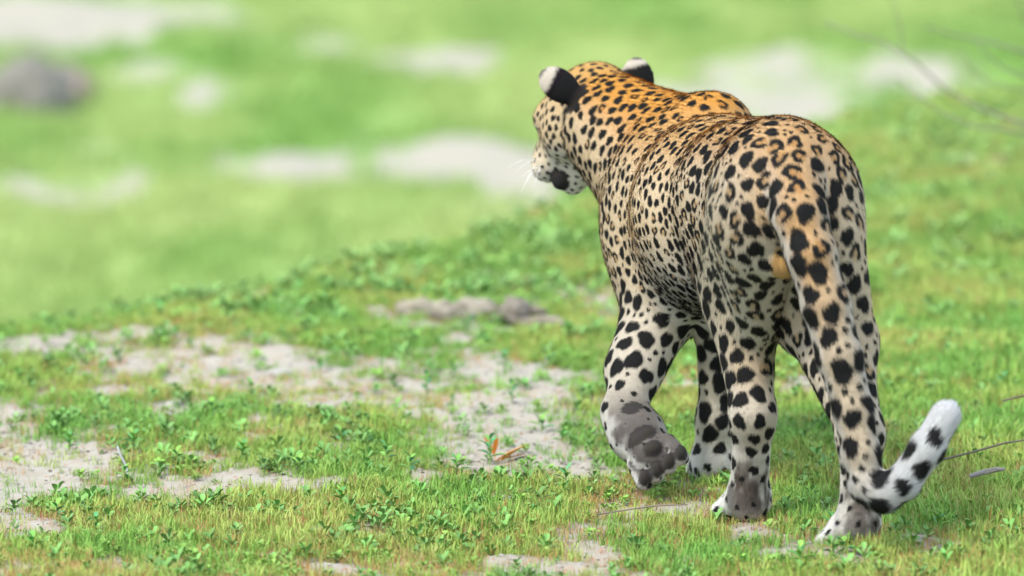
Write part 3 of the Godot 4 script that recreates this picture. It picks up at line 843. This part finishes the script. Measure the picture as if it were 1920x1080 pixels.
func build_leopard() -> void:
	pose()
	var t0 := Time.get_ticks_msec()
	const S := 0.005
	const B := 5
	var all := PackedInt32Array()
	for i in pa.size(): all.append(i)
	var lo := Vector3(100, 100, 100)
	var hi := -lo
	for i in pa.size():
		var r := maxf(pra[i], prb[i]) + 0.02
		if pt[i] > 0: r = maxf(pb[i].x, maxf(pb[i].y, pb[i].z)) + 0.02
		for q in ([pa[i]] if pt[i] > 0 else [pa[i], pa[i] + pb[i]]):
			lo = lo.min(q - Vector3.ONE * r)
			hi = hi.max(q + Vector3.ONE * r)
	var nb := Vector3i(((hi - lo) / (S * B)).ceil())
	var half := S * B * 0.5 * 1.7321
	var verts := PackedVector3Array()
	var norms := PackedVector3Array()
	var lists := []
	var vlist := PackedInt32Array()
	var cell_of := {}
	var edges: Array[int] = []
	var nn := B + 1
	var val := PackedFloat32Array()
	val.resize(nn * nn * nn)
	var step := [1, nn, nn * nn]
	var gx := nb.x * B + 2
	var gy := nb.y * B + 2
	var gstep := [1, gx, gx * gy]
	var E := [[0, 0, 0, 1, 0, 0], [0, 1, 0, 1, 1, 0], [0, 0, 1, 1, 0, 1], [0, 1, 1, 1, 1, 1], [0, 0, 0, 0, 1, 0], [1, 0, 0, 1, 1, 0], [0, 0, 1, 0, 1, 1], [1, 0, 1, 1, 1, 1], [0, 0, 0, 0, 0, 1], [1, 0, 0, 1, 0, 1], [0, 1, 0, 0, 1, 1], [1, 1, 0, 1, 1, 1]]
	var ea := PackedInt32Array()
	var eb := PackedInt32Array()
	var pa_e := PackedVector3Array()
	var pd_e := PackedVector3Array()
	for e in E:
		ea.append(e[0] + e[1] * nn + e[2] * nn * nn)
		eb.append(e[3] + e[4] * nn + e[5] * nn * nn)
		pa_e.append(Vector3(e[0], e[1], e[2]))
		pd_e.append(Vector3(e[3] - e[0], e[4] - e[1], e[5] - e[2]))
	var ds := PackedFloat32Array()
	ds.resize(pa.size())
	for bz in nb.z:
		for by in nb.y:
			for bx in nb.x:
				var o := lo + Vector3(bx, by, bz) * (S * B)
				var mid := o + Vector3.ONE * (S * B * 0.5)
				var least := 10.0
				for i in all:
					var d := prim(i, mid)
					ds[i] = d
					if pt[i] != 2: least = minf(least, d)
				if least > half + 0.05 or least < -half - 0.08: continue
				var list := PackedInt32Array()
				var limit := maxf(least, 0.0) + half * 2.0 + 0.11
				for i in all:
					if ds[i] < limit: list.append(i)
				var c := field(mid, list)
				if absf(c) > half * 1.25 + 0.004: continue
				var k := 0
				for z in nn:
					for y in nn:
						for x in nn:
							val[k] = field(o + Vector3(x, y, z) * S, list)
							k += 1
				lists.append(list)
				for z in B:
					for y in B:
						for x in B:
							var at := x + y * nn + z * nn * nn
							var inside := 0
							var sum := Vector3.ZERO
							var cnt := 0
							for e in 12:
								var va := val[at + ea[e]]
								var vb := val[at + eb[e]]
								if (va < 0.0) != (vb < 0.0):
									sum += pa_e[e] + pd_e[e] * (va / (va - vb))
									cnt += 1
							if cnt == 0: continue
							var g := (bx * B + x) + (by * B + y) * gx + (bz * B + z) * gx * gy
							cell_of[g] = verts.size()
							verts.append(o + (Vector3(x, y, z) + sum / cnt) * S)
							vlist.append(lists.size() - 1)
							for ax in 3:
								var v0 := val[at]
								var v1 := val[at + step[ax]]
								if (v0 < 0.0) != (v1 < 0.0): edges.append(g * 8 + ax * 2 + (1 if v0 < 0.0 else 0))
	var tri := PackedInt32Array()
	for e in edges:
		var g := e >> 3
		var ax := (e >> 1) & 3
		var u: int = gstep[(ax + 1) % 3]
		var w: int = gstep[(ax + 2) % 3]
		var q0: int = cell_of.get(g, -1)
		var q1: int = cell_of.get(g - u, -1)
		var q2: int = cell_of.get(g - u - w, -1)
		var q3: int = cell_of.get(g - w, -1)
		if q0 < 0 or q1 < 0 or q2 < 0 or q3 < 0: continue
		if e & 1: tri.append_array([q0, q2, q1, q0, q3, q2])
		else: tri.append_array([q0, q1, q2, q0, q2, q3])
	# normals from the field, and a small step onto it; coat values of each vertex
	var base_c := PackedColorArray()
	var dust := PackedVector3Array()   # spacing, dark share, rosette chance
	var furl := PackedFloat32Array()
	var flow := PackedVector3Array()
	var h := 0.002
	for i in verts.size():
		var p := verts[i]
		var list: PackedInt32Array = lists[vlist[i]]
		var d := field(p, list)
		var n := Vector3(field(p + Vector3(h, 0, 0), list) - d, field(p + Vector3(0, h, 0), list) - d, field(p + Vector3(0, 0, h), list) - d).normalized()
		p -= n * clampf(d, -0.002, 0.002)
		verts[i] = p
		norms.append(n)
		var least := 10.0
		for k in list:
			ds[k] = prim(k, p)
			if pt[k] != 2: least = minf(least, ds[k])
		var wsum := 0.0
		var c := Color(0, 0, 0)
		var par := Vector3.ZERO
		var fl := Vector3.ZERO
		var ln := 0.0
		var up := smoothstep(0.15, 0.9, n.y)
		var dn := smoothstep(0.1, 0.8, -n.y)
		var rear := smoothstep(0.45, 0.95, n.z)
		for k in list:
			if pt[k] == 2: continue
			var st := ps[k]
			var sharp := 0.003 if st == PAD or st == EAR or st == PAW_PAD or st == SAC else 0.014
			var w := exp(-(ds[k] - least) / sharp)
			if (st == EAR or st == PAD or st == PAW_PAD or st == SAC) and ds[k] <= least + 0.003: w = 60.0
			if w < 0.01: continue
			var cc: Array = coat[st]
			var rr := rear
			if st == SOLE: rr = smoothstep(0.50, 0.85, n.z + 0.35 * n.y + 0.35 * fine.get_noise_3dv(p * 3.0))
			if st == FOOT: rr = smoothstep(0.2, 0.75, n.z + 0.7 * fine.get_noise_3dv(p * Vector3(6.0, 1.6, 6.0)))
			if st == FOOT: rr *= 1.0 - smoothstep(0.06, 0.13, p.y + 0.05 * fine.get_noise_3dv(p * 4.0))
			var q: Color = cc[1].lerp(cc[3], rr).lerp(cc[0], up).lerp(cc[2], dn)
			if st == EAR:
				var ex: Array = ear_axis[0] if p.distance_squared_to(ear_axis[0][0]) < p.distance_squared_to(ear_axis[1][0]) else ear_axis[1]
				var hgt: float = (p - ex[0]).dot(ex[1])
				q = lin(0.010, 0.010, 0.011).lerp(lin(0.52, 0.46, 0.39), smoothstep(0.0, 0.005, hgt - (0.013 if ex == ear_axis[0] else 0.020) + 0.15 * (p - ex[0]).dot(ex[2])) - 0.8 * smoothstep(0.031, 0.035, hgt))
			var lk: Array = look[st]
			c += q * w
			par += Vector3(lk[0], lk[1] * (1.0 - 0.95 * rr if st == SOLE else 1.0 - 0.5 * rr if st == FOOT else 1.0), lk[2]) * w
			ln += lk[3] * w
			fl += pf[k] * w
			wsum += w
		c = c * (0.76 / wsum)
		base_c.append(Color(c.r, c.g, c.b))
		dust.append(par / wsum)
		furl.append(ln / wsum)
		fl = fl - n * fl.dot(n)
		flow.append(fl.normalized() if fl.length() > 1e-4 else n.cross(Vector3(0.3, 0.8, 0.2)).normalized())
	# spread the spots over the skin
	var order := range(verts.size())
	for i in range(order.size() - 1, 0, -1):
		var j := rng.randi() % (i + 1)
		var t = order[i]; order[i] = order[j]; order[j] = t
	for again in 2:
		for i: int in order:
			var par := dust[i]
			if par.y < 0.06 or verts[i].distance_to(tail_end) < 0.034 or again == 1 and par.y < 0.468: continue
			var tiny := par.x * rng.randf_range(0.12, 0.2)
			var p := verts[i]
			var near := false
			var cx := floori(p.x / CELL)
			var cy := floori(p.y / CELL)
			var cz := floori(p.z / CELL)
			for dx in [-1, 0, 1]:
				for dy in [-1, 0, 1]:
					for dz in [-1, 0, 1]:
						if near: continue
						var key: int = ((cx + dx + 512) << 20) | ((cy + dy + 512) << 10) | (cz + dz + 512)
						if not spot_cells.has(key): continue
						for s: int in spot_cells[key]:
							if sp_n[s].dot(norms[i]) < -0.2: continue
							var gap := (par.x + sp_s[s]) * 0.5 if again == 0 else sp_r[s] * 1.12 + tiny + par.x * 0.1
							if p.distance_squared_to(sp_pos[s]) < gap * gap:
								near = true
								break
			if near: continue
			var key: int = ((cx + 512) << 20) | ((cy + 512) << 10) | (cz + 512)
			if not spot_cells.has(key): spot_cells[key] = []
			spot_cells[key].append(sp_pos.size())
			sp_pos.append(p)
			sp_n.append(norms[i])
			sp_f.append(flow[i])
			sp_r.append(par.x * par.y * rng.randf_range(0.85, 1.12) if again == 0 else tiny)
			sp_s.append(par.x)
			sp_ring.append(1 if again == 0 and rng.randf() < par.z else 0)
			sp_a.append(Vector3(rng.randf(), rng.randf(), rng.randf()) * TAU)
	# halve every edge so that the markings stay sharp
	var seen := {}
	var fine_tri := PackedInt32Array()
	for t in range(0, tri.size(), 3):
		var m := []
		for e in 3:
			var a := tri[t + e]
			var b := tri[t + (e + 1) % 3]
			var key := (mini(a, b) << 24) | maxi(a, b)
			if not seen.has(key):
				seen[key] = verts.size()
				verts.append((verts[a] + verts[b]) * 0.5)
				norms.append((norms[a] + norms[b]).normalized())
				base_c.append(base_c[a].lerp(base_c[b], 0.5))
				furl.append((furl[a] + furl[b]) * 0.5)
				flow.append((flow[a] + flow[b]).normalized())
			m.append(seen[key])
		fine_tri.append_array([tri[t], m[0], m[2], tri[t + 1], m[1], m[0], tri[t + 2], m[2], m[1], m[0], m[1], m[2]])
	var ink := lin(0.013, 0.012, 0.013)
	var at0 := on_ground(Vector2(0.419, -0.025))
	var cols := PackedColorArray()
	var moved := PackedVector3Array()
	for i in verts.size():
		var s := spot(verts[i], norms[i])
		var c := base_c[i]
		c = c.lerp(Color(c.r * 0.82, c.g * 0.68, c.b * 0.5), s.y).lerp(ink, s.x)
		cols.append(c)
		moved.append(verts[i] - at0)
	var leo := base("leopard", at0)
	tag(leo, "spotted leopard walking away with its left forepaw lifted and head turned left", "leopard")
	var skin := mat(0.85)
	skin.metallic_specular = 0.2
	put("body", array_mesh(moved, norms, cols, fine_tri), skin, leo)
	# short fur lying along the body
	var fv := PackedVector3Array()
	var fn := PackedVector3Array()
	var fc := PackedColorArray()
	for i in verts.size():
		var ln := furl[i]
		if ln < 0.003: continue
		for rep in 2:
			if rep == 1 and rng.randf() < 0.35: continue
			var n := norms[i]
			var f := flow[i]
			var sd := n.cross(f)
			var p := verts[i] + f * rng.randf_range(-0.0016, 0.0016) + sd * rng.randf_range(-0.0016, 0.0016)
			var s := spot(p, n)
			var c := base_c[i]
			var br := rng.randf_range(0.86, 1.14)
			c = c.lerp(Color(c.r * 0.82, c.g * 0.68, c.b * 0.5), s.y)
			c = Color(c.r * br, c.g * br, c.b * br).lerp(ink, s.x)
			var dir := (f + n * (rng.randf_range(0.12, 0.27) if rng.randf() < 0.9 else rng.randf_range(0.35, 0.8)) + sd * rng.randf_range(-0.25, 0.25)).normalized()
			var w := 0.0005
			p -= at0
			fv.append(p + sd * w - n * 0.0005); fv.append(p + dir * ln * rng.randf_range(0.65, 1.1)); fv.append(p - sd * w - n * 0.0005)
			var nn2 := (n + dir * 0.15).normalized()
			fn.append(nn2); fn.append(nn2); fn.append(nn2)
			fc.append(c); fc.append(c); fc.append(c)
	var hair := mat(0.7)
	hair.metallic_specular = 0.25
	hair.backlight = Color(0.9, 0.9, 0.9)
	var fur := put("fur", array_mesh(fv, fn, fc, PackedInt32Array()), hair, leo)
	fur.set_meta("kind", "stuff")
	# eyes and whiskers
	for s in [-1.0, 1.0]:
		var sm := SphereMesh.new()
		sm.radius = 0.011; sm.height = 0.022; sm.radial_segments = 20; sm.rings = 12
		var eye := put("eye", sm, mat(0.1, false, lin(0.18, 0.14, 0.04)), leo)
		eye.position = hd(0.034 * s, 0.014, 0.080) - at0
	var wm := mat(0.4, false, lin(0.85, 0.85, 0.85))
	for s in [-1.0, 1.0]:
		for k in 9:
			var st := tool()
			var a := hd(0.036 * s, -0.022 - 0.006 * (k % 4), 0.118 + 0.005 * (k / 4)) - at0
			var d := head_axes * Vector3(s * rng.randf_range(0.5, 0.9), rng.randf_range(-0.55, 0.25), rng.randf_range(-0.5, 0.2))
			var L := rng.randf_range(0.05, 0.085)
			var pts := []
			for q in 6:
				var t := q / 5.0
				pts.append(a + d * L * t - Vector3.UP * L * 0.35 * t * t)
			tube(st, pts, [0.0004, 0.0004, 0.0004, 0.0003, 0.0002, 0.0001], 5)
			put("whisker", done(st), wm, leo)

# ----------------------------------------------------------------
func _ready() -> void:
	rng.seed = 4711
	relief.seed = 3; relief.frequency = 0.9
	patchy.seed = 11; patchy.frequency = 1.1; patchy.fractal_octaves = 3
	fine.seed = 7; fine.frequency = 9.0; fine.fractal_octaves = 3
	# camera
	var cam := Camera3D.new()
	cam.name = "camera"
	add_child(cam)
	var attr := CameraAttributesPhysical.new()
	attr.frustum_focal_length = 400.0
	attr.frustum_focus_distance = 12.35
	attr.exposure_aperture = 5.7
	cam.attributes = attr
	cam.position = Vector3(0, 1.75, 12)
	cam.rotation_degrees = Vector3(-6.5, 0, 0)
	cam.keep_aspect = Camera3D.KEEP_HEIGHT
	cam.near = 0.1
	cam.far = 2500.0
	cam.fov = 4.179
	cam.current = true
	# overcast sky
	var env := Environment.new()
	var sky := Sky.new()
	var sm := ProceduralSkyMaterial.new()
	sm.sky_top_color = Color(0.80, 0.86, 0.93)
	sm.sky_horizon_color = Color(0.90, 0.93, 0.95)
	sm.sky_curve = 0.2
	sm.ground_bottom_color = Color(0.35, 0.40, 0.25)
	sm.ground_horizon_color = Color(0.6, 0.65, 0.55)
	sky.sky_material = sm
	env.background_mode = Environment.BG_SKY
	env.sky = sky
	env.tonemap_mode = Environment.TONE_MAPPER_LINEAR
	env.tonemap_exposure = 2.7
	env.sdfgi_enabled = true
	env.ssao_enabled = true
	env.ssil_enabled = true
	var we := WorldEnvironment.new()
	we.name = "environment"
	we.environment = env
	add_child(we)
	var sun := DirectionalLight3D.new()
	sun.name = "sun"
	sun.light_energy = 0.55
	sun.light_color = Color(1.0, 0.97, 0.92)
	sun.light_angular_distance = 11.0
	sun.shadow_enabled = true
	sun.rotation_degrees = Vector3(-52, -50, 0)
	add_child(sun)
	# ground patches: centre x and z, half sizes, strength
	bare_near = [
		[-0.78, -0.75, 0.10, 0.32, 1], [-0.77, -0.26, 0.06, 0.21, 0.9], [-0.79, -2.41, 0.17, 0.24, 0.8], [-0.63, -2.09, 0.12, 0.27, 0.6], [-0.42, -2.10, 0.06, 0.16, 0.9], [-0.59, -1.49, 0.06, 0.18, 0.7], [-0.44, -0.55, 0.07, 0.14, 0.95], [0.00, -0.94, 0.12, 0.34, 1],
		[-0.08, -0.59, 0.09, 0.14, 0.95], [0.12, -0.81, 0.06, 0.16, 0.9], [-0.24, -1.64, 0.15, 0.33, 0.5], [0.23, -0.20, 0.12, 0.16, 0.9], [0.05, 0.32, 0.07, 0.15, 0.8], [0.45, 0.26, 0.07, 0.12, 1], [0.14, 0.03, 0.07, 0.12, 0.7],
		[-0.74, 0.03, 0.05, 0.17, 0.7], [-0.10, -2.01, 0.13, 0.35, 0.5], [0.32, -1.78, 0.06, 0.15, 0.7], [-0.26, -2.91, 0.05, 0.12, 0.8], [0.50, -1.71, 0.06, 0.15, 0.5], [-0.56, -0.44, 0.06, 0.10, 0.5], [-0.93, -2.41, 0.06, 0.11, 1], [-0.21, -0.02, 0.05, 0.07, 0.5], [0.28, -0.62, 0.05, 0.11, 0.6], [-0.11, -2.76, 0.15, 0.10, 0.8], [0.04, -2.72, 0.08, 0.10, 0.8]]
	green_near = [[-0.21, -0.08, 0.41, 0.29, 0.6], [-0.59, -0.26, 0.15, 0.18, 0.6], [-0.37, -3.00, 0.41, 0.35, 0.5], [0.80, -2.82, 0.26, 2.66, 0.5], [0.51, 0.36, 0.24, 0.21, 0.4], [-0.64, -1.28, 0.18, 0.21, 0.4], [-0.01, -4.03, 0.33, 0.60, 0.7], [0.53, 0.20, 0.06, 0.09, 0.9], [0.40, -0.11, 0.05, 0.08, 0.8], [0.32, -0.59, 0.04, 0.09, 0.7]]
	bare_far = [
		[-2.00, -22.74, 0.61, 1.49, 1.12], [-0.32, -20.38, 0.31, 0.62, 1.008], [-1.61, -14.99, 0.24, 0.47, 1.12], [-0.84, -15.77, 0.15, 0.50, 0.896], [-0.38, -16.10, 0.21, 0.43, 0.952], [0.00, -16.19, 0.19, 0.89, 1.008], [-1.54, -19.62, 0.13, 0.54, 0.5], [-1.16, -18.66, 0.19, 0.74, 0.55],
		[1.15, -19.49, 0.49, 1.35, 0.5], [0.90, -18.20, 0.35, 0.72, 1.12], [1.49, -19.49, 0.36, 1.11, 0.55], [-0.05, -14.79, 0.25, 0.39, 0.6], [-0.81, -21.31, 0.20, 0.55, 0.3], [0.07, -13.84, 0.21, 0.33, 0.3]]
	build_ground()
	build_leopard()
	build_litter()
	build_seedlings()
	build_cover()
